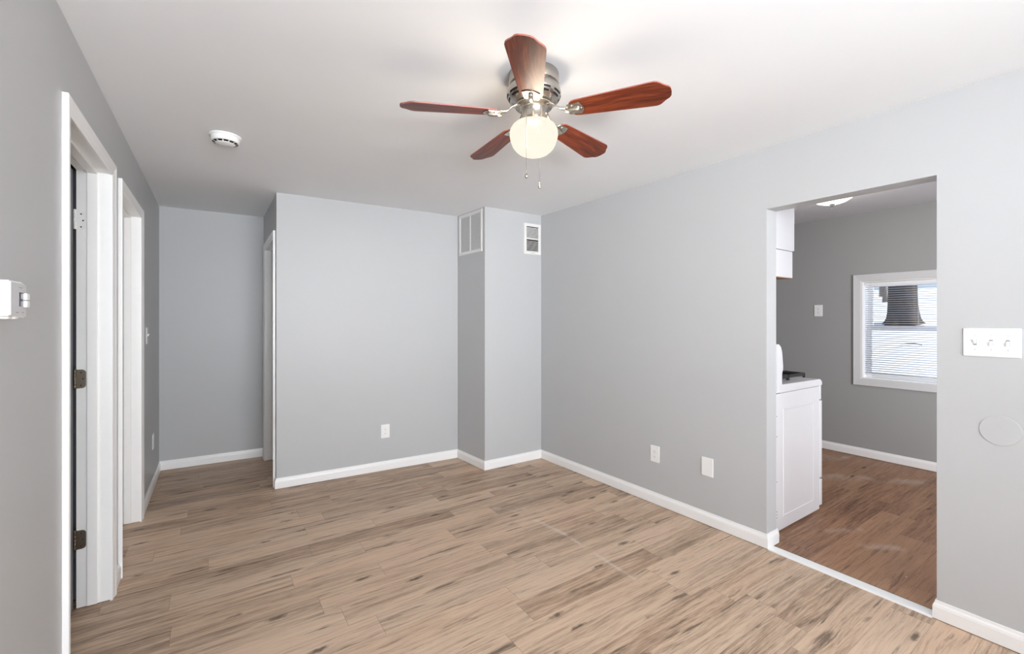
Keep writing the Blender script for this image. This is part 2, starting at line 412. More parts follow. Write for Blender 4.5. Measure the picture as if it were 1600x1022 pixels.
# kitchen shell
WY0, WY1, WZ0, WZ1 = .86, 1.70, .785, 1.752       # kitchen window hole
m = MB()
m.box(XK, XK+.16, WY1, YK1, 0, HK); m.box(XK, XK+.16, YK0, WY0, 0, HK); m.box(XK, XK+.16, WY0, WY1, 0, WZ0); m.box(XK, XK+.16, WY0, WY1, WZ1, HK)
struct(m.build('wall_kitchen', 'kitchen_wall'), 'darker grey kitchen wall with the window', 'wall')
m = MB(); m.box(XRB, XK, YK1, YK1+T, 0, HK)
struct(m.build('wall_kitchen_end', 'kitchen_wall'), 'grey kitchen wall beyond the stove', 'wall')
m = MB(); m.box(XRB, XK, YK0-T, YK0, 0, HK)
struct(m.build('wall_kitchen_near', 'kitchen_wall'), 'grey kitchen wall on the near side', 'wall')
# dark rooms behind the doors
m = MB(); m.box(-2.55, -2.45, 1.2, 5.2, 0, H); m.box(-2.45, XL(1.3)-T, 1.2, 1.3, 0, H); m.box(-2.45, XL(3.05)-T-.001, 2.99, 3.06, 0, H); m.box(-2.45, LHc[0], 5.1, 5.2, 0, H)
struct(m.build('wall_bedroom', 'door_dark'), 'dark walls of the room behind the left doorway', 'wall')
m = MB(); m.box(1.9, 2.0, 4.06, 5.18, 0, H); m.box(.54, 2.0, 5.18, 5.28, 0, H)
struct(m.build('wall_closet', 'wall'), 'closet walls behind the back wall', 'wall')

# ------------------------------------------------------------------ baseboards
BB = [(0, .004), (.0125, .004), (.0125, .058), (.0105, .068), (.0065, .076), (.005, .086), (0, .086)]
def sweep(name, path, label, prof=BB, ext0=None, ext1=None, mat='trim'):
    """profile (out, z) swept along a plan polyline, room on the right; ext0/ext1 = neighbours used for mitring"""
    P = [Vector((p[0], p[1])) for p in path]; n = len(P)
    A = ([Vector(ext0)] if ext0 else [])+P+([Vector(ext1)] if ext1 else []); off = 1 if ext0 else 0
    rings = []
    for i in range(n):
        k = i+off
        d0 = (A[k]-A[k-1]).normalized() if k > 0 else None; d1 = (A[k+1]-A[k]).normalized() if k+1 < len(A) else None
        if d0 is None: d0 = d1
        if d1 is None: d1 = d0
        n0 = Vector((d0.y, -d0.x)); n1 = Vector((d1.y, -d1.x)); mt = (n0+n1).normalized(); mt = mt/max(.2, mt.dot(n0))
        rings.append([(P[i].x+mt.x*o, P[i].y+mt.y*o, z) for o, z in prof])
    m = MB(); m.sheet(rings, closed=True, caps=True)
    return struct(m.build(name, mat), label, 'baseboard')
sweep('baseboard_left', [(XL(YR), YR), (XL(D1[0]), D1[0]-.001)], 'white baseboard on the left wall before the first doorway')
sweep('baseboard_left_middle', [(XL(D1[1]), D1[1]+.001), (XL(D2[0]), D2[0]-.001)], 'short white baseboard between the two left doorways')
sweep('baseboard_left_end', [(XL(D2[1]), D2[1]+.001), LHc], 'white baseboard on the left wall of the hall', ext1=HHc)
sweep('baseboard_hall', [LHc, HHc], 'white baseboard along the end wall of the hall', ext0=(XL(D2[1]), D2[1]), ext1=(xs_(D3[1]), D3[1]))
sweep('baseboard_side', [HHc, (xs_(D3[1]), D3[1]+.001)], 'tiny white baseboard beside the hall doorway', ext0=LHc)
sweep('baseboard_back', [(BH[0], D3[0]-.001), BH, CB], 'white baseboard under the back wall', ext1=CC)
sweep('baseboard_chase', [CB, CC, RC], 'white baseboard wrapped around the duct chase', ext0=BH, ext1=(XR0, YJ1))
sweep('baseboard_right', [RC, (XR0, YJ1), (2.872, YJ1)], 'white baseboard along the right wall and into the kitchen opening', ext0=CC)
sweep('baseboard_right_near', [(2.80, YJ0), (XR0, YJ0), (XR0, YR)], 'white baseboard on the near side of the kitchen opening')
sweep('baseboard_kitchen', [(XK, YK1), (XK, YK0)], 'white baseboard under the kitchen window wall')
# threshold strip
m = MB(); m.extrude_poly([(2.730, 0), (2.800, 0), (2.799, .006), (2.790, .009), (2.740, .008), (2.732, .005)], 'y', YJ0+.0135, YJ1-.0135)
struct(m.build('trim_1', 'plastic'), 'white threshold strip across the kitchen opening', 'threshold strip')
m = MB(); m.box(2.8005, 2.806, YJ0+.0135, YJ1-.0135, -.001, .004)
struct(m.build('trim_2', 'black'), 'thin dark gap line along the kitchen side of the threshold', 'gap')

# ------------------------------------------------------------------ doors
CAS = [(0, 0), (0, .008), (.006, .0105), (.012, .010), (.034, .013), (.046, .0165), (.055, .0175), (.058, .016), (.058, 0)]
def door_unit(name, label, Dr, zt, Xw, rz, wall_t=T, outside=True):
    """local frame: x along the wall, front = -y, origin at floor in mid doorway"""
    w = (Dr[1]-Dr[0])/2; zi = zt-CW
    R = thing(name, label, 'doorway', (Xw((Dr[0]+Dr[1])/2), (Dr[0]+Dr[1])/2, 0), rz, kind='structure')
    xi = w-CW
    m = MB(); rings = []
    for (a, z, sx, sz) in ((-xi, 0, -1, 0), (-xi, zi, -1, 1), (xi, zi, 1, 1), (xi, 0, 1, 0)):
        rings.append([(a+sx*o, -d, z+sz*o) for o, d in CAS])
    m.sheet(rings, closed=True, caps=True); m.build('door_casing', 'trim', R)
    # jamb: two sides and head
    j = .005; t = .0175
    m = MB()
    m.box(-xi-j-t+.006, -xi-j+.002, .0, wall_t, .004, zi+j+t-.006); m.box(xi+j-.002, xi+j+t-.006, .0, wall_t, .004, zi+j+t-.006); m.box(-xi-j+.002, xi+j-.002, 0, wall_t, zi+j-.002, zi+j+t-.006)
    m.build('door_jamb', 'jamb', R)
    m = MB(); s0, s1 = .045, .082
    m.box(-xi-j+.002, -xi-j+.013, s0, s1, .006, zi+j-.002, .002); m.box(xi+j-.013, xi+j-.002, s0, s1, .006, zi+j-.002, .002); m.box(-xi-j+.013, xi+j-.013, s0, s1, zi+j-.013, zi+j-.002, .002)
    m.build('door_stop', 'jamb', R)
    return R, xi+j-.002, zi+j-.002

def hinge(R, x, y, z, mat, hs, nm):
    """leaf on the jamb face at x (facing -x), knuckle at y"""
    L = .089
    m = MB(); pts = []
    y0, y1 = y-.034, y
    rr = .016
    for cy, cz, a0 in ((y0+rr, z+L/2-rr, 90), (y0+rr, z-L/2+rr, 180)):
        for k in range(7):
            a = math.radians(a0+k*15); pts.append((cy+rr*math.cos(a), cz+rr*math.sin(a)))
    pts += [(y1, z-L/2), (y1, z+L/2)]
    m.extrude_poly(pts, 'x', x-.0022, x+.0005)
    h = m.build('hinge', mat, R)
    h['label'] = nm
    m = MB(); ck = (x-.0055, y+.004)
    for k in range(5):
        z0 = z-L/2+k*L/5
        m.lathe([(.0052, z0+.0005), (.0056, z0+.002), (.0056, z0+L/5-.002), (.0052, z0+L/5-.0005)], 14, (ck[0], ck[1], 0))
    m.lathe([(.0, z+L/2), (.0062, z+L/2+.0005), (.005, z+L/2+.004), (0, z+L/2+.006)], 14, (ck[0], ck[1], 0))
    m.build('hinge_knuckle', mat, h)
    for (dy, dz) in ((-.017, .030), (-.024, .0), (-.017, -.031)):
        m = MB(); m.xf(Matrix.Translation((x-.0022, y+dy, z+dz)) @ Matrix.Rotation(PI/2, 4, 'Y'), lambda q: q.lathe([(0, -.0008), (.0034, -.0006), (.0034, .0008), (0, .0008)], 12))
        m.build('screw', hs, h)

skew = math.atan(.0045)
R1, xj, zj = door_unit('door_1', 'white framed doorway nearest the thermostat with open dark door', D1, ZD12, XL, PI/2-skew)
for z, mt, nm, hs in ((1.840, 'plastic', 'white painted top hinge', 'slot'), (1.088, 'bronze', 'bronze middle hinge', 'slot'), (.326, 'bronze', 'bronze bottom hinge', 'slot')):
    hinge(R1, xj, T, z, mt, hs, nm)
# leaf standing open into the far room
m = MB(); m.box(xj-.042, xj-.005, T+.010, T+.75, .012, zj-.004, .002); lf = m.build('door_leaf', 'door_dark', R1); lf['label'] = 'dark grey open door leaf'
m = MB(); m.box(xj-.0435, xj-.0422, T+.011, T+.74, .02, .125, .0005); m.build('bottom_band', 'door_pale', lf)  # pale band along the foot of the door leaf
R2, xj, zj = door_unit('door_2', 'farther white framed doorway on the left wall beside the light switch', D2, ZD2, XL, PI/2-skew)
m = MB(); m.box(-xj+.003, xj-.003, .084, .118, .012, zj-.003, .002); m.build('door_leaf', 'trim', R2)
m = MB(); m.box(-xj-.0005, -xj+.0015, .012, .036, 1.0, 1.06, .0005); m.build('strike_plate', 'bronze', R2)
R3, xj, zj = door_unit('door_3', 'white framed doorway on the right side of the hall', D3, ZD3, xs_, -PI/2)
m = MB(); m.box(-xj+.003, xj-.003, .3, .335, .012, zj-.003, .002); m.build('door_leaf', 'trim', R3)

# ------------------------------------------------------------------ wall plates
PWD, PHT = .078, .122
def plate_mesh(w, h, d=.006):
    m = MB(); m.box(-w/2, w/2, -d, 0, -h/2, h/2, .0035, 3); return m
def screw_mesh(m, x, z, y=-.0062, r=.003):
    m.xf(Matrix.Translation((x, y, z)) @ Matrix.Rotation(PI/2, 4, 'X'), lambda q: q.lathe([(0, .0009), (r*.8, .0007), (r, 0), (r, -.002)], 12))
def outlet(label, loc, rz):
    R = thing('wall_outlet', label, 'outlet', loc, rz, 'duplex outlets')
    plate_mesh(PWD, PHT).build('cover_plate', 'plastic', R)
    for s in (1, -1):
        m = MB(); pts = []
        for k in range(24):
            a = 2*PI*k/24; pts.append((.0165*math.cos(a), max(-.0135, min(.0135, .0175*math.sin(a)))+s*.0195))
        m.extrude_poly(pts, 'y', -.0078, -.004)
        rc = m.build('receptacle', 'plastic', R)
        m = MB(); z = s*.0195
        m.box(-.0075, -.0055, -.0081, -.0075, z-.003, z+.006); m.box(.0055, .0075, -.0081, -.0075, z-.002, z+.006)
        m.xf(Matrix.Translation((0, -.0079, z-.0075)) @ Matrix.Rotation(PI/2, 4, 'X'), lambda q: q.lathe([(.0024, .0003), (.0024, -.0003)], 10))
        m.build('slots', 'grey_line', rc)
    m = MB(); screw_mesh(m, 0, 0); m.build('screw', 'plastic_grey', R)
    return R
def toggle_switch(label, loc, rz, gangs, states, w):
    R = thing('light_switch', label, 'light switch', loc, rz)
    plate_mesh(w, PHT).build('cover_plate', 'plastic', R)
    for i in range(gangs):
        cx = (i-(gangs-1)/2)*.046*w/.163 if gangs > 1 else 0
        m = MB(); m.box(cx-.0055, cx+.0055, -.0066, -.005, -.0125, .0125, .0006, 1); sl = m.build('toggle_slot', 'grey_line', R)
        m = MB(); u = states[i]
        m.extrude_poly([(-.003, -.0085), (-.003, .0085), (-.0085, .0085+u*.002), (-.0165, u*.0105+.003), (-.0165, u*.0105-.003), (-.0085, -.0085+u*.002)], 'x', cx-.0042, cx+.0042)
        m.build('toggle', 'plastic', sl)
        m = MB(); screw_mesh(m, cx, .0305, r=.0026); m.build('screw', 'plastic_grey', R)
        m = MB(); screw_mesh(m, cx, -.0305, r=.0026); m.build('screw', 'plastic_grey', R)
    return R
bang = math.atan2(CB[1]-BH[1], CB[0]-BH[0])
def yb(x): return BH[1]+(CB[1]-BH[1])*(x-BH[0])/(CB[0]-BH[0])
outlet('white outlet low on the back wall left of the duct chase', (1.297, yb(1.297), .357), bang)
rang = -PI/2+math.atan2(XR0-RC[0], RC[1]-YJ1)*1.0
outlet('white outlet low on the right wall, farther from the kitchen opening', (XR(2.125), 2.125, .372), rang)
R = thing('blank_cover_plate', 'blank white wall plate low beside the kitchen opening', 'wall plate', (XR(1.711), 1.711, .387), rang)
plate_mesh(.082, .124).build('cover_plate', 'plastic', R)
for s in (1, -1):
    m = MB(); screw_mesh(m, 0, s*.042); m.build('screw', 'plastic', R)
toggle_switch('white triple toggle switch on the right wall by the kitchen opening', (XR0, .4135, 1.271), -PI/2, 3, (1, -1, -1), .171)
toggle_switch('white single toggle switch on the left wall past the second doorway', (XL(4.225), 4.225, 1.2515), PI/2-skew, 1, (1,), PWD)
outlet('white outlet low on the left wall in the hall', (XL(4.62), 4.62, .38), PI/2-skew)
outlet('white outlet on the kitchen wall left of the window', (XK, 2.084, 1.468), -PI/2)
# round flush cover
R = thing('round_cover_plate', 'round wall coloured cover plate below the triple switch', 'wall plate', (XR0, .388, .901), -PI/2)
m = MB(); m.xf(Matrix.Rotation(PI/2, 4, 'X'), lambda q: q.lathe([(0, .0028), (.0605, .0028), (.0625, .0022), (.063, .0012), (.0615, .0002), (.0615, -.003)], 56, smooth=False))
m.build('disc', 'wall', R)
m = MB(); m.xf(Matrix.Translation((0, -.0028, .036)) @ Matrix.Rotation(PI/2, 4, 'X'), lambda q: q.lathe([(0, .0009), (.003, .0006), (.0035, -.001)], 12)); m.build('screw', 'wall', R)

# ------------------------------------------------------------------ thermostat
R = thing('thermostat', 'white thermostat with a small dark display on the near left wall', 'thermostat', (XL(1.5), 1.5, 1.415), PI/2-skew)
m = MB(); m.box(-.060, .046, -.022, 0, -.037, .037, .006, 3); m.build('back_plate', 'plastic', R)
m = MB()   # housing: slightly bowed top and bottom
prof = [(-.054, -.039), (.050, -.042), (.050, .036), (.035, .040), (.010, .042), (-.054, .042)]
m.extrude_poly(prof, 'y', -.046, -.018)
bmesh.ops.bevel(m.bm, geom=list(m.bm.edges), offset=.003, segments=3, affect='EDGES')
hs = m.build('housing', 'plastic', R)
m = MB(); m.extrude_poly([(-.050, -.036), (.046, -.038), (.046, .032), (.033, .036), (.010, .038), (-.050, .038)], 'y', -.0468, -.0455); fp = m.build('face_panel', 'plastic_grey', R)
m = MB(); m.box(.000, .022, -.0474, -.0465, -.016, .017, .0003, 1); m.build('display', 'screen', fp)
for z in (.008, -.010):
    m = MB(); m.box(.026, .048, -.053, -.0465, z-.008, z+.008, .003, 3); m.build('button', 'plastic', fp)
m = MB()
for k, wd in enumerate((.003, .002, .0025, .002, .003)): m.box(-.004+k*.0046, -.004+k*.0046+wd, -.0471, -.0467, .0265, .0295)
m.build('lettering', 'grey_line', fp)
for (x0, x1) in ((-.02, -.006), (.018, .028)):
    m = MB(); m.box(x0, x1, -.0471, -.0467, -.0315, -.0295); m.build('printed_mark', 'grey_line', fp)
for xx in (-.03, .012):
    m = MB(); m.box(xx-.010, xx+.010, -.040, -.026, -.0455, -.040, .002, 2); m.build('tab', 'plastic', R)

# ------------------------------------------------------------------ smoke detector
R = thing('smoke_detector', 'round white smoke detector on the ceiling left of the fan', 'smoke detector', (.056, 2.958, H), .3)
m = MB(); m.lathe([(.0, 0), (.078, 0), (.079, -.004), (.077, -.009), (.0, -.009)], 56); m.build('mounting_base', 'plastic', R)
m = MB(); m.lathe([(.0, -.008), (.070, -.008), (.0705, -.012), (.068, -.032), (.066, -.036), (.0625, -.0385), (.0625, -.034), (.048, -.034), (.048, -.043), (.042, -.046), (0, -.047)], 64); b_ = m.build('housing', 'plastic', R)
for k in range(12):
    a0 = 2*PI*k/12+.07; a1 = a0+2*PI/12-.14
    m = MB(); n = 5
    m.sheet([[(r*math.cos(a0+(a1-a0)*i/n), r*math.sin(a0+(a1-a0)*i/n), z) for r, z in ((.0485, -.0345), (.0620, -.0345), (.0620, -.0383), (.0485, -.0425))] for i in range(n+1)], closed=True, caps=True)
    m.build('sensor_slot', 'black', R)
    m = MB(); b0 = a1+.02; b1 = a1+.12
    m.sheet([[(r*math.cos(b0+(b1-b0)*i/2), r*math.sin(b0+(b1-b0)*i/2), z) for r, z in ((.0482, -.0345), (.0622, -.0345), (.0622, -.0386), (.0482, -.0430))] for i in range(3)], closed=True, caps=True)
    m.build('slot_rib', 'plastic', R)
m = MB(); m.lathe([(0, -.0465), (.009, -.0468), (.008, -.049), (0, -.0492)], 20, (.02, -.01, 0)); m.build('test_button', 'plastic_grey', R)

# ------------------------------------------------------------------ ceiling fan
FX, FY = 1.118, 1.489
R = thing('ceiling_fan', 'hugger ceiling fan with five cherry wood blades and lit glass globe', 'ceiling fan', (FX, FY, H))
m = MB(); m.lathe([(.0, 0), (.104, 0), (.1055, -.003), (.1055, -.046), (.1035, -.050), (.098, -.053), (.0, -.053)], 72); m.build('canopy', 'nickel', R)
hp = [(.0, -.050), (.096, -.050), (.1045, -.056), (.1115, -.068), (.1145, -.082), (.1125, -.096), (.1055, -.108), (.096, -.117), (.084, -.124), (.070, -.129), (.066, -.130), (.0, -.130)]
m = MB(); m.lathe(hp, 72); mo = m.build('motor_housing', 'nickel', R)
def hz_r(z):
    for (r0, z0), (r1, z1) in zip(hp[1:], hp[2:]):
        if z1 <= z <= z0: return r0+(r1-r0)*(z-z0)/(z1-z0) if z0 != z1 else r0
    return .06
def slot(a0, a1, z0, z1, par):
    m = MB(); rings = []
    for i in range(9):
        a = a0+(a1-a0)*i/8; ring = []
        for z in (z0, (z0+z1)/2, z1): ring.append(((hz_r(z)+.0006)*math.cos(a), (hz_r(z)+.0006)*math.sin(a), z))
        for z in (z1, (z0+z1)/2, z0): ring.append(((hz_r(z)-.003)*math.cos(a), (hz_r(z)-.003)*math.sin(a), z))
        rings.append(ring)
    m.sheet(rings, closed=True, caps=True); return m.build('vent_slot', 'black', par)
for k in range(10):
    c = 2*PI*k/10+.1
    slot(c-.22, c+.22, -.094, -.101, mo); slot(c-.19, c+.19, -.107, -.1125, mo)
m = MB(); m.lathe([(.060, -.129), (.0645, -.129), (.0645, -.137), (.060, -.137)], 56); m.build('spacer_ring', 'black', R)
m = MB(); m.lathe([(0, -.131), (.078, -.1315), (.080, -.134), (.078, -.1385), (.057, -.139), (.057, -.145), (.052, -.147), (.0, -.147)], 56); m.build('flywheel', 'nickel_bright', R)
m = MB(); m.lathe([(0, -.145), (.0525, -.145), (.0525, -.150), (.0505, -.152), (.0505, -.197), (.0525, -.199), (.0525, -.209), (0, -.209)], 56); m.build('switch_housing', 'nickel', R)
gl_ = [(.050, -.203), (.066, -.2045), (.080, -.210), (.091, -.220), (.099, -.233), (.1015, -.246), (.1015, -.258), (.0985, -.275), (.092, -.294), (.085, -.307), (.0755, -.318), (.061, -.330), (.042, -.338), (.020, -.3415), (.0, -.342)]
m = MB(); m.lathe(gl_, 64, cap=False); sh = m.build('lamp_shade', 'shade', R); sh['label'] = 'lit frosted white glass globe'
for a in (.6, 2.7, 4.8):
    m = MB(); m.xf(Matrix.Rotation(a, 4, 'Z') @ Matrix.Translation((.052, 0, -.2055)) @ Matrix.Rotation(PI/2, 4, 'Y'), lambda q: q.lathe([(0, -.004), (.0022, -.004), (.0022, .010), (.0045, .011), (.0045, .015), (0, .016)], 14)); m.build('thumb_screw', 'nickel_bright', R)
bd = bpy.data.lights.new('bulb', 'POINT'); bd.energy = 52; bd.color = (1, .93, .83); bd.shadow_soft_size = .075
bo = bpy.data.objects.new('bulb', bd); COL.objects.link(bo); bo.parent = R; bo.location = (0, 0, -.268); bo.visible_camera = False
# pull chains
def chain(a, r0, z0, r1, zt, zb):
    x0, y0, x1, y1 = r0*math.cos(a), r0*math.sin(a), r1*math.cos(a), r1*math.sin(a)
    m = MB(); m.tube([(x0, y0, z0), (x0+(x1-x0)*.3, y0+(y1-y0)*.3, z0-.004), (x1*.97, y1*.97, zt+.006), (x1, y1, zt-.006), (x1, y1, zb)], .0011, 6)
    z = zt-.01
    while z > zb: m.ball((x1, y1, z), .0016, seg=6); z -= .012
    c = m.build('pull_chain', 'chain', R)
    m = MB(); m.lathe([(0, zb+.004), (.0025, zb+.003), (.0032, zb-.003), (.0026, zb-.007), (.0058, zb-.012), (.0066, zb-.018), (.0052, zb-.024), (.002, zb-.027), (0, zb-.0275)], 16, (x1, y1, 0)); m.build('chain_fob', 'nickel_bright', c)
toc = math.atan2(-FY, -FX)
chain(toc-.28, .052, -.160, .107, -.208, -.442)
chain(toc+2.9, .052, -.160, .107, -.208, -.424)
# blades
def blade_outline():
    r0, r1 = .155, .548; w0, w1 = .047, .0665
    up = [(r0, .0), (r0+.001, .018), (r0+.006, .033), (r0+.018, .043), (r0+.035, w0)]
    up += [(r1-.075, w1), (r1-.058, w1+.0005), (r1-.046, w1-.003), (r1-.036, w1-.011), (r1-.028, w1-.020), (r1-.018, w1-.029), (r1-.008, w1-.036), (r1-.002, w1-.047), (r1, w1-.0665)]
    return up+[(x, -y) for x, y in up[-2:0:-1]]
def make_blade(ang):
    th = .0052; pit = math.radians(11.5); zb = -.168
    bl = blade_outline()
    m = MB(); n = len(bl)
    b0 = [m.bm.verts.new((x, y, -th/2)) for x, y in bl]; t0 = [m.bm.verts.new((x, y, th/2)) for x, y in bl]
    m._f(b0[::-1]); m._f(t0); m.mi = 1
    for i in range(n): m._f([b0[i], b0[(i+1) % n], t0[(i+1) % n], t0[i]])
    o = m.build('blade', ['blade', 'blade_edge'], R)
    # droop slightly, pitch so that the counter-clockwise edge sits lower
    o.matrix_local = Matrix.Rotation(ang, 4, 'Z') @ Matrix.Translation((0, 0, zb)) @ Matrix.Rotation(math.radians(1.6), 4, 'Y') @ Matrix.Rotation(-pit, 4, 'X')
    # bracket: plate under the blade root with a ridge, then an arm up to the flywheel
    m = MB()
    pl = [(.148, -.022), (.150, -.030), (.198, -.036), (.205, -.030), (.213, -.016), (.216, 0), (.213, .016), (.205, .030), (.198, .036), (.150, .030), (.148, .022)]
    m.extrude_poly(pl, 'z', -th/2-.0035, -th/2-.0002)
    bmesh.ops.bevel(m.bm, geom=[e for e in m.bm.edges if abs(e.verts[0].co.z-e.verts[1].co.z) < 1e-6 and e.verts[0].co.z < -th/2-.003], offset=.0015, segments=2, affect='EDGES')
    m.tube([(.140, 0, -th/2-.005), (.160, 0, -th/2-.007), (.190, 0, -th/2-.007), (.199, 0, -th/2-.004)], [.010, .011, .010, .006], 12)
    br = m.build('blade_bracket', 'nickel_bright', o)
    for (px, py) in ((.172, .022), (.172, -.022), (.204, 0)):
        m = MB(); m.xf(Matrix.Translation((px, py, -th/2-.0035)), lambda q: q.lathe([(0, -.002), (.003, -.0016), (.0042, 0), (.0042, .001)], 12)); m.build('screw', 'nickel_bright', o)
    # arm in fan space
    m = MB(); A = Matrix.Rotation(ang, 4, 'Z')
    ra = [(.062, -.136), (.080, -.138), (.094, -.146), (.106, -.158), (.120, -.1655), (.138, -.1695), (.152, -.1735)]
    hw = [.016, .014, .011, .010, .011, .013, .016]
    rings = [[A @ Vector((r, s*w, z+dz)) for s, dz in ((-1, -.0025), (-.5, -.0045), (.5, -.0045), (1, -.0025), (1, .002), (-1, .002))] for (r, z), w in zip(ra, hw)]
    m.sheet(rings, closed=True, smooth=True, caps=True); m.build('blade_arm', 'nickel_bright', R)
for k in range(5): make_blade(math.radians(14+72*k))

# ------------------------------------------------------------------ vents
def vent_frame(m, w, h, fw, d, bars_v=(), bars_h=()):
    x, z = w/2, h/2
    prof = [(0, 0), (0, .004), (.003, d), (fw-.004, d), (fw, d-.003), (fw, 0)]
    rings = []
    for sx, sz in ((-1, -1), (-1, 1), (1, 1), (1, -1), (-1, -1)):
        rings.append([(sx*(x-o), -dd, sz*(z-o)) for o, dd in prof])
    m.sheet(rings, closed=True)
    for b in bars_v: m.box(b-.006, b+.006, -d+.001, -.002, -z+fw, z-fw)
    for b in bars_h: m.box(-x+fw, x-fw, -d+.001, -.002, b-.006, b+.006)
# return grille on the chase side (faces -X)
ca = math.atan2(CC[1]-CB[1], CC[0]-CB[0])
R = thing('return_air_grille', 'wide white return air grille high on the side of the duct chase', 'vent', ((CB[0]*.42+CC[0]*.58)-.0005, (CB[1]*.42+CC[1]*.58)+.0447, 2.195), ca)
w, h = .405, .392
m = MB(); vent_frame(m, w, h, .030, .008, bars_v=(0,)); m.build('grille_frame', 'vent_slat', R)
m = MB(); m.box(-w/2+.02, w/2-.02, -.0012, 0, -h/2+.02, h/2-.02); m.build('duct_opening', 'vent_dark', R)
m = MB(); z = -h/2+.034
while z < h/2-.032:
    for (x0, x1) in ((-w/2+.028, -.006), (.006, w/2-.028)):
        m.extrude_poly([(-.0012, z+.0050), (-.0065, z+.0008), (-.0070, z+.0018), (-.0018, z+.0062)], 'x', x0, x1)
    z += .0128
m.build('louvers', 'vent_slat', R)
# supply register on the chase front (faces -Y)
R = thing('supply_air_register', 'small white air register on the chase front in the corner', 'vent', (2.581, CC[1]-.0005, 2.157), 0)
w, h = .203, .300
m = MB(); vent_frame(m, w, h, .030, .009, bars_h=(0,)); m.build('register_frame', 'vent_slat', R)
m = MB(); m.box(-w/2+.02, w/2-.02, -.0012, 0, -h/2+.02, h/2-.02); m.build('duct_opening', 'vent_dark', R)
for (za, zb_, tilt) in ((.008, .118, 1), (-.118, -.008, -1)):
    m = MB(); z = za
    while z < zb_-.004:
        if tilt > 0: m.extrude_poly([(-.0015, z+.008), (-.0075, z), (-.008, z+.0012), (-.002, z+.0092)], 'x', -w/2+.029, w/2-.029)
        else: m.extrude_poly([(-.0015, z), (-.0085, z+.0012), (-.0085, z+.0040), (-.0015, z+.0028)], 'x', -w/2+.029, w/2-.029)
        z += .0134
    m.build('louvers', 'vent_slat', R)
m = MB(); m.box(-.022, .022, -.0165, -.008, -h/2+.009, -h/2+.016, .002, 2); m.build('damper_lever', 'plastic_grey', R)

# ------------------------------------------------------------------ kitchen range
RY0, RY1 = 1.385, 2.145; RX0 = 2.975
R = thing('kitchen_range', 'white gas range with black grates inside the kitchen opening', 'stove', (RX0, RY0, 0))
Wd = RY1-RY0; Dp = .655
m = MB()   # body with an embossed side panel
m.box(.0, Dp-.02, .006, Wd-.006, .009, .893, .004, 2); body = m.build('body', 'enamel', R)
for yside, s in ((.006, -1), (Wd-.006, 1)):
    m = MB(); y = yside
    o = [(.095, .085), (.545, .085), (.545, .795), (.095, .795)]; i_ = [(.108, .098), (.532, .098), (.532, .782), (.108, .782)]
    rings = [[(x, y+s*dy, z) for x, z in pts] for pts, dy in ((o, -.0005), ([(x+(.0025 if x < .3 else -.0025), z+(.0025 if z < .5 else -.0025)) for x, z in o], .0035), (i_, .0035), ([(x+(.003 if x < .3 else -.003), z+(.003 if z < .5 else -.003)) for x, z in i_], .0012))]
    m.sheet(rings, closed=True); m._f([m.bm.verts[:][k] for k in range(len(m.bm.verts)-4, len(m.bm.verts))]); m.build('side_panel', 'enamel', body)
for z in (.10, .12, .14, .33, .62, .75):
    m = MB(); m.xf(Matrix.Translation((.012, .006, z)) @ Matrix.Rotation(PI/2, 4, 'X'), lambda q: q.lathe([(0, .0006), (.0035, .0006), (.0035, -.0006), (0, -.0006)], 12)); m.build('screw_hole', 'black', body)
m = MB(); m.box(-.004, .0, .02, Wd-.02, .03, .88, .001, 1); m.build('rear_panel', 'plastic_grey', body)
m = MB(); m.box(-.0062, -.004, .05, Wd-.05, .10, .24); m.build('rear_cover', 'bronze', body)
# cooktop
m = MB(); m.extrude_poly([(.03, .899), (Dp-.012, .899), (Dp+.004, .904), (Dp+.006, .915), (Dp-.002, .932), (Dp-.02, .943), (.10, .950), (.03, .953)], 'y', -.002, Wd+.002)
bmesh.ops.bevel(m.bm, geom=[e for e in m.bm.edges if (e.verts[0].co.z+e.verts[1].co.z)/2 > .905], offset=.004, segments=2, affect='EDGES'); m.build('cooktop', 'enamel', R)
# backguard
m = MB(); m.extrude_poly([(-.004, .899), (.072, .899), (.072, .985), (.064, .990), (.066, 1.030), (.086, 1.045), (.086, 1.075), (.068, 1.165), (.056, 1.196), (.036, 1.211), (.010, 1.212), (-.004, 1.203)], 'y', 0, Wd)
bmesh.ops.bevel(m.bm, geom=[e for e in m.bm.edges if abs(e.verts[0].co.y-e.verts[1].co.y) < 1e-5], offset=.004, segments=2, affect='EDGES')
bgd = m.build('backguard', 'enamel', R)
m = MB(); m.xf(Matrix.Translation((.0775, Wd/2, 1.12)) @ Matrix.Rotation(math.radians(-11.3), 4, 'Y'), lambda q: q.box(-.003, .003, -.09, .09, -.03, .03, .001, 1)); m.build('clock_panel', 'screen', bgd)
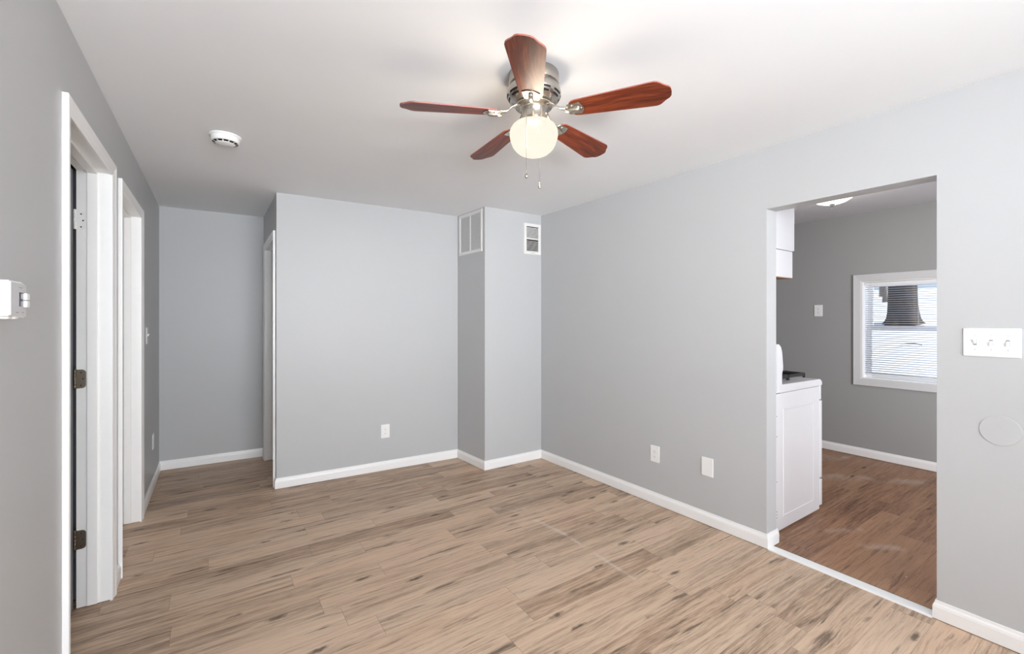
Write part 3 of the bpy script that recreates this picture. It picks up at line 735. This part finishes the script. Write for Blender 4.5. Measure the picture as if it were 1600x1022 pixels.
# burners and grates
for gx, gy in ((.20, .20), (.47, .20), (.20, .56), (.47, .56)):
    m = MB(); m.lathe([(0, .948), (.055, .948), (.058, .953), (.040, .958), (.040, .966), (.046, .970), (.040, .977), (0, .979)], 28, (gx, gy, 0)); m.build('burner', 'iron', R)
def grate(gx, gy):
    m = MB(); a, z = .118, .987
    zb = .953
    m.box(gx-a, gx+a, gy-a-.005, gy-a+.005, z-.022, z, .002, 1); m.box(gx-a, gx+a, gy+a-.005, gy+a+.005, z-.022, z, .002, 1)
    m.box(gx-a-.005, gx-a+.005, gy-a, gy+a, z-.022, z, .002, 1); m.box(gx+a-.005, gx+a+.005, gy-a, gy+a, z-.022, z, .002, 1)
    for dx, dy in ((1, 0), (-1, 0), (0, 1), (0, -1)):
        m.box(gx+dx*.03-.005*(dx == 0), gx+dx*a+.005*(dx == 0), gy+dy*.03-.005*(dy == 0), gy+dy*a+.005*(dy == 0), z-.018, z+.005, .002, 1)
    for dx in (-1, 1):
        for dy in (-1, 1): m.tube([(gx+dx*a, gy+dy*a, z-.004), (gx+dx*a, gy+dy*a, zb-.002)], [.010, .008], 8)
    m.build('grate', 'iron', R)
for gx, gy in ((.205, .20), (.455, .20), (.205, .56), (.455, .56)): grate(gx, gy)
# front: control panel, oven door, drawer
m = MB(); m.box(Dp-.022, Dp+.006, .004, Wd-.004, .795, .898, .005, 2); cp = m.build('control_panel', 'enamel', R)
for ky in (.10, .22, .38, .54, .66):
    m = MB(); m.xf(Matrix.Translation((Dp+.006, ky, .848)) @ Matrix.Rotation(PI/2, 4, 'Y'), lambda q: q.lathe([(.021, 0), (.020, .006), (.014, .008), (.012, .016), (0, .017)], 20)); m.build('knob', 'plastic', cp)
m = MB(); m.box(Dp-.022, Dp+.014, .002, Wd-.002, .232, .788, .006, 2); od = m.build('oven_door', 'enamel', R)
m = MB(); m.box(Dp+.0135, Dp+.0155, .16, Wd-.16, .38, .62, .001, 1); m.build('oven_window', 'screen', od)
m = MB(); m.tube([(Dp+.010, .07, .755), (Dp+.040, .075, .755), (Dp+.046, .12, .755), (Dp+.046, Wd-.12, .755), (Dp+.040, Wd-.075, .755), (Dp+.010, Wd-.07, .755)], .0095, 12); m.build('door_handle', 'enamel', od)
m = MB(); m.box(Dp-.022, Dp+.016, .002, Wd-.002, .035, .222, .006, 2); m.build('storage_drawer', 'enamel', R)
for lx in (.06, Dp-.06):
    for ly in (.06, Wd-.06):
        m = MB(); m.lathe([(.018, 0), (.018, .005), (.008, .006), (.008, .011)], 14, (lx, ly, 0)); m.build('leveling_foot', 'black', R)

# ------------------------------------------------------------------ wall cabinets
R = thing('wall_cabinet', 'white wall cabinet with a door, high above the stove', 'cabinet', (XRB, RY0, 1.823))
m = MB(); m.box(.0, .332, 0, Wd, 0, .572, .0015, 1); m.build('cabinet_body', 'cab', R)
for (a, b) in ((.002, Wd/2-.0015), (Wd/2+.0015, Wd-.002)):
    m = MB(); m.box(.336, .357, a, b, .004, .566, .003, 2); d_ = m.build('cabinet_door', 'cab', R)
R = thing('lower_wall_cabinet', 'short white cabinet box with tan underside below the wall cabinet', 'cabinet', (XRB, RY0+.001, 1.642))
m = MB(); m.box(.0, .328, 0, Wd-.002, .004, .1775, .0015, 1); m.build('cabinet_body', 'cab', R)
m = MB(); m.box(.002, .326, .002, Wd-.004, 0, .004); u_ = m.build('underside_panel', 'raw_wood', R); u_['label'] = 'tan raw wood underside'

# ------------------------------------------------------------------ kitchen ceiling light
R = thing('flush_ceiling_light', 'white dome ceiling light in the kitchen', 'ceiling light', (4.22, 1.535, HK))
m = MB(); m.lathe([(0, 0), (.12, 0), (.12, -.018), (0, -.018)], 40); m.build('mounting_pan', 'nickel', R)
m = MB(); m.lathe([(.170, -.022), (.172, -.026), (.160, -.052), (.135, -.080), (.100, -.102), (.055, -.116), (.0, -.120)], 56, cap=False); m.build('glass_dome', 'dome', R)
m = MB(); m.lathe([(0, -.118), (.018, -.119), (.020, -.123), (.014, -.128), (.006, -.131), (.006, -.136), (.010, -.141), (.006, -.148), (0, -.150)], 24); m.build('finial', 'steel_dark', R)
kl = bpy.data.lights.new('bulb', 'POINT'); kl.energy = 8; kl.color = (1, .93, .85); kl.shadow_soft_size = .12
ko = bpy.data.objects.new('bulb', kl); COL.objects.link(ko); ko.parent = R; ko.location = (0, 0, -.20); ko.visible_camera = False

# ------------------------------------------------------------------ kitchen window
R = thing('window_1', 'white double hung kitchen window with wide trim', 'window', (XK, (WY0+WY1)/2, (WZ0+WZ1)/2), -PI/2, kind='structure')
w, h = WY1-WY0, WZ1-WZ0; x, z = w/2, h/2
m = MB(); prof = [(-.004, 0), (-.004, .010), (.010, .014), (.050, .017), (.066, .019), (.071, .014), (.071, 0)]
m.sheet([[(sx*(x+o), -d, sz*(z+o)) for o, d in prof] for sx, sz in ((-1, -1), (-1, 1), (1, 1), (1, -1), (-1, -1))], closed=True); m.build('window_casing', 'casing_backlit', R)
m = MB(); t_ = .012
m.box(-x, -x+t_, 0, .16, -z, z); m.box(x-t_, x, 0, .16, -z, z); m.box(-x+t_, x-t_, 0, .16, z-t_, z); m.box(-x+t_, x-t_, 0, .16, -z, -z+t_); m.build('window_jamb', 'trim', R)
def sash(y0, z0, z1, nm, st=.040):
    m = MB(); a = x-t_
    m.box(-a, -a+st, y0, y0+.03, z0, z1, .003, 1); m.box(a-st, a, y0, y0+.03, z0, z1, .003, 1); m.box(-a+st, a-st, y0, y0+.03, z0, z0+st, .003, 1); m.box(-a+st, a-st, y0, y0+.03, z1-st, z1, .003, 1)
    s_ = m.build(nm, 'trim', R)
    m = MB(); m.box(-a+st-.005, a-st+.005, y0+.013, y0+.017, z0+st-.005, z1-st+.005); m.build('pane', 'glass', s_)
zm = 1.285-(WZ0+WZ1)/2
sash(.088, -z+t_, zm+.022, 'lower_sash'); sash(.122, zm-.022, z-t_, 'upper_sash')
m = MB(); m.box(-.03, .03, .075, .095, zm+.022, zm+.034, .003, 2); m.build('sash_lock', 'plastic', R)
# blind in the recess
B = thing('window_blind', 'white horizontal slat blind hanging in the kitchen window', 'blind', (XK, (WY0+WY1)/2, (WZ0+WZ1)/2), -PI/2)
bx = x-t_-.006; bt = z-t_
m = MB(); m.box(-bx, bx, .018, .050, bt-.030, bt-.002, .002, 1); m.build('head_rail', 'plastic', B)
m = MB(); zz = bt-.045; zend = -z+t_+.045
while zz > zend:
    tl_ = .0036
    m.sheet([[(xx, .0225, zz-tl_), (xx, .028, zz+.0008), (xx, .034, zz+.0016), (xx, .040, zz+.0012), (xx, .0455, zz+tl_*.4)] for xx in (-bx, bx)], smooth=True)
    zz -= .0212
sl = m.build('slats', 'slats', B)
md = sl.modifiers.new('thickness', 'SOLIDIFY'); md.thickness = .001
m = MB(); m.box(-bx, bx, .022, .046, zend-.018, zend-.004, .003, 2); m.build('bottom_rail', 'plastic', B)
m = MB()
for xx in (-bx+.11, 0, bx-.11):
    for yy in (.0215, .0465): m.tube([(xx, yy, bt-.03), (xx, yy, zend-.005)], .0007, 5)
m.build('ladder_cords', 'plastic', B)
m = MB(); m.tube([(-bx+.05, .014, bt-.02), (-bx+.05, .012, bt-.06), (-bx+.052, .011, bt-.55)], .0035, 6); m.build('tilt_wand', 'glass', B)

# unseen blank pane on the solid rear wall, added behind the rear fill light
R = thing('rear_fill_pane', 'unseen framed blank pane added behind the rear fill light', 'window', (.85, YR, 1.45), PI, kind='structure')
m = MB(); m.sheet([[(sx*(1.2+o), -d, sz*(.88+o)) for o, d in prof] for sx, sz in ((-1, -1), (-1, 1), (1, 1), (1, -1), (-1, -1))], closed=True); m.build('window_casing', 'trim', R)
m = MB(); m.box(-1.2, 1.2, -.004, 0, -.88, .88); m.build('pane', 'plastic', R)

# ------------------------------------------------------------------ outside the kitchen window
def gz(X, Y):
    t = max(0.0, min(1.0, (X-5.6)/7.0)); z = -.25+1.58*(t*t*(3-2*t)*.35+t*.65)
    if X > 12.6: z += (X-12.6)*.075
    return z+.03*math.sin(X*1.3+Y*.7)+.025*math.sin(Y*1.9-X*.4)
m = MB(); rows = []
nx = 70
for i in range(nx+1):
    X = 5.56+(46-5.56)*(i/nx)**1.7
    rows.append([(X, Y, gz(X, Y)) for Y in [-20+60*k/80 for k in range(81)]])
m.sheet(rows, smooth=True)
struct(m.build('snow_ground', 'snow'), 'snow covered ground rising outside the kitchen window', 'ground')
m = MB(); m.box(XK+.165, XK+1.2, -5, 7, 2.44, 2.60)  # unseen slab added to keep sun off the window reveal
struct(m.build('sun_blocker', 'trim'), 'unseen slab added above the kitchen window to block the sun', 'sun blocker')
TX, TY = 12.28, 3.16
R = thing('tree', 'large tree with a flared dark trunk in the snow outside the window', 'tree', (TX, TY, gz(TX, TY)))
m = MB(); seg = 36; rings = []
for zz, rr in ((-.15, .38), (.0, .325), (.05, .285), (.12, .262), (.25, .250), (.45, .243), (.8, .235), (1.4, .225), (2.2, .21), (3.4, .19)):
    fl = max(0, .5-zz)/.5
    rings.append([((rr*(1+fl*.20*math.sin(5*a+.6)+.04*math.sin(11*a)+.02*math.sin(17*a+zz*3)))*math.cos(a), (rr*(1+fl*.20*math.sin(5*a+.6)+.04*math.sin(11*a)))*math.sin(a), zz) for a in [2*PI*k/seg for k in range(seg)]])
m.sheet(rings, closed=True, smooth=True, caps=True); m.build('trunk', 'bark', R)
def limb(m, p, d, L, r, depth):
    n = 5; pts = [Vector(p)]; dd = Vector(d).normalized(); rad = [r]
    for i in range(n):
        dd = (dd+Vector((random.uniform(-.12, .12), random.uniform(-.12, .12), random.uniform(-.02, .10)))).normalized()
        pts.append(pts[-1]+dd*L/n); rad.append(r*(1-.6*(i+1)/n))
    m.tube(pts, rad, 6)
    if depth:
        for k in range(3):
            i = random.randint(2, n); e = (dd+Vector((random.uniform(-.9, .9), random.uniform(-.9, .9), random.uniform(-.1, .5)))).normalized()
            limb(m, pts[i], e, L*.62, rad[i]*.8, depth-1)
m = MB()
for a in (.4, 1.7, 2.9, 4.1, 5.3): limb(m, (.05*math.cos(a), .05*math.sin(a), 3.2), (math.cos(a)*.7, math.sin(a)*.7, 1), 1.8, .10, 2)
m.build('branches', 'bark', R)
far = [(22.0, 6.2, 4.0, .07, 'thin bare tree farther up the snowy slope, left of the big trunk'), (24.5, 4.25, 4.6, .09, 'thin bare tree just right of the big trunk in the distance'),
       (27.0, .9, 5.0, .08, 'rightmost distant bare tree seen in the kitchen window'), (30.0, 8.6, 4.5, .09, 'far bare tree at the left edge of the window view')]
for (X, Y, hh, r, lb) in far:
    R = thing('bare_tree', lb, 'tree', (X, Y, gz(X, Y)-.02), 0, 'distant bare trees')
    m = MB(); m.tube([(0, 0, -.1), (.02, .01, hh*.25), (.0, .04, hh*.5), (.03, 0, hh*.8)], [r*1.3, r, r*.8, r*.5], 8); m.build('trunk', 'bark_pale', R)
    m = MB()
    for k in range(9):
        a = random.uniform(0, 6.28); limb(m, (.01, .02, hh*random.uniform(.12, .75)), (math.cos(a), math.sin(a), .8), hh*.34, r*.45, 1)
    m.build('branches', 'bark_pale', R)
R = thing('fallen_twig', 'dark fallen twig lying on the snow in front of the tree', 'twig', (10.4, 2.55, gz(10.4, 2.55)+.02), .6)
m = MB(); m.tube([(0, -.15, .0), (.03, -.05, .02), (-.01, .06, .02), (.03, .15, .01)], [.009, .012, .011, .006], 7); m.tube([(0, .02, .02), (-.06, .07, .03), (-.10, .10, .015)], [.008, .006, .004], 6); m.build('stick', 'bark', R)
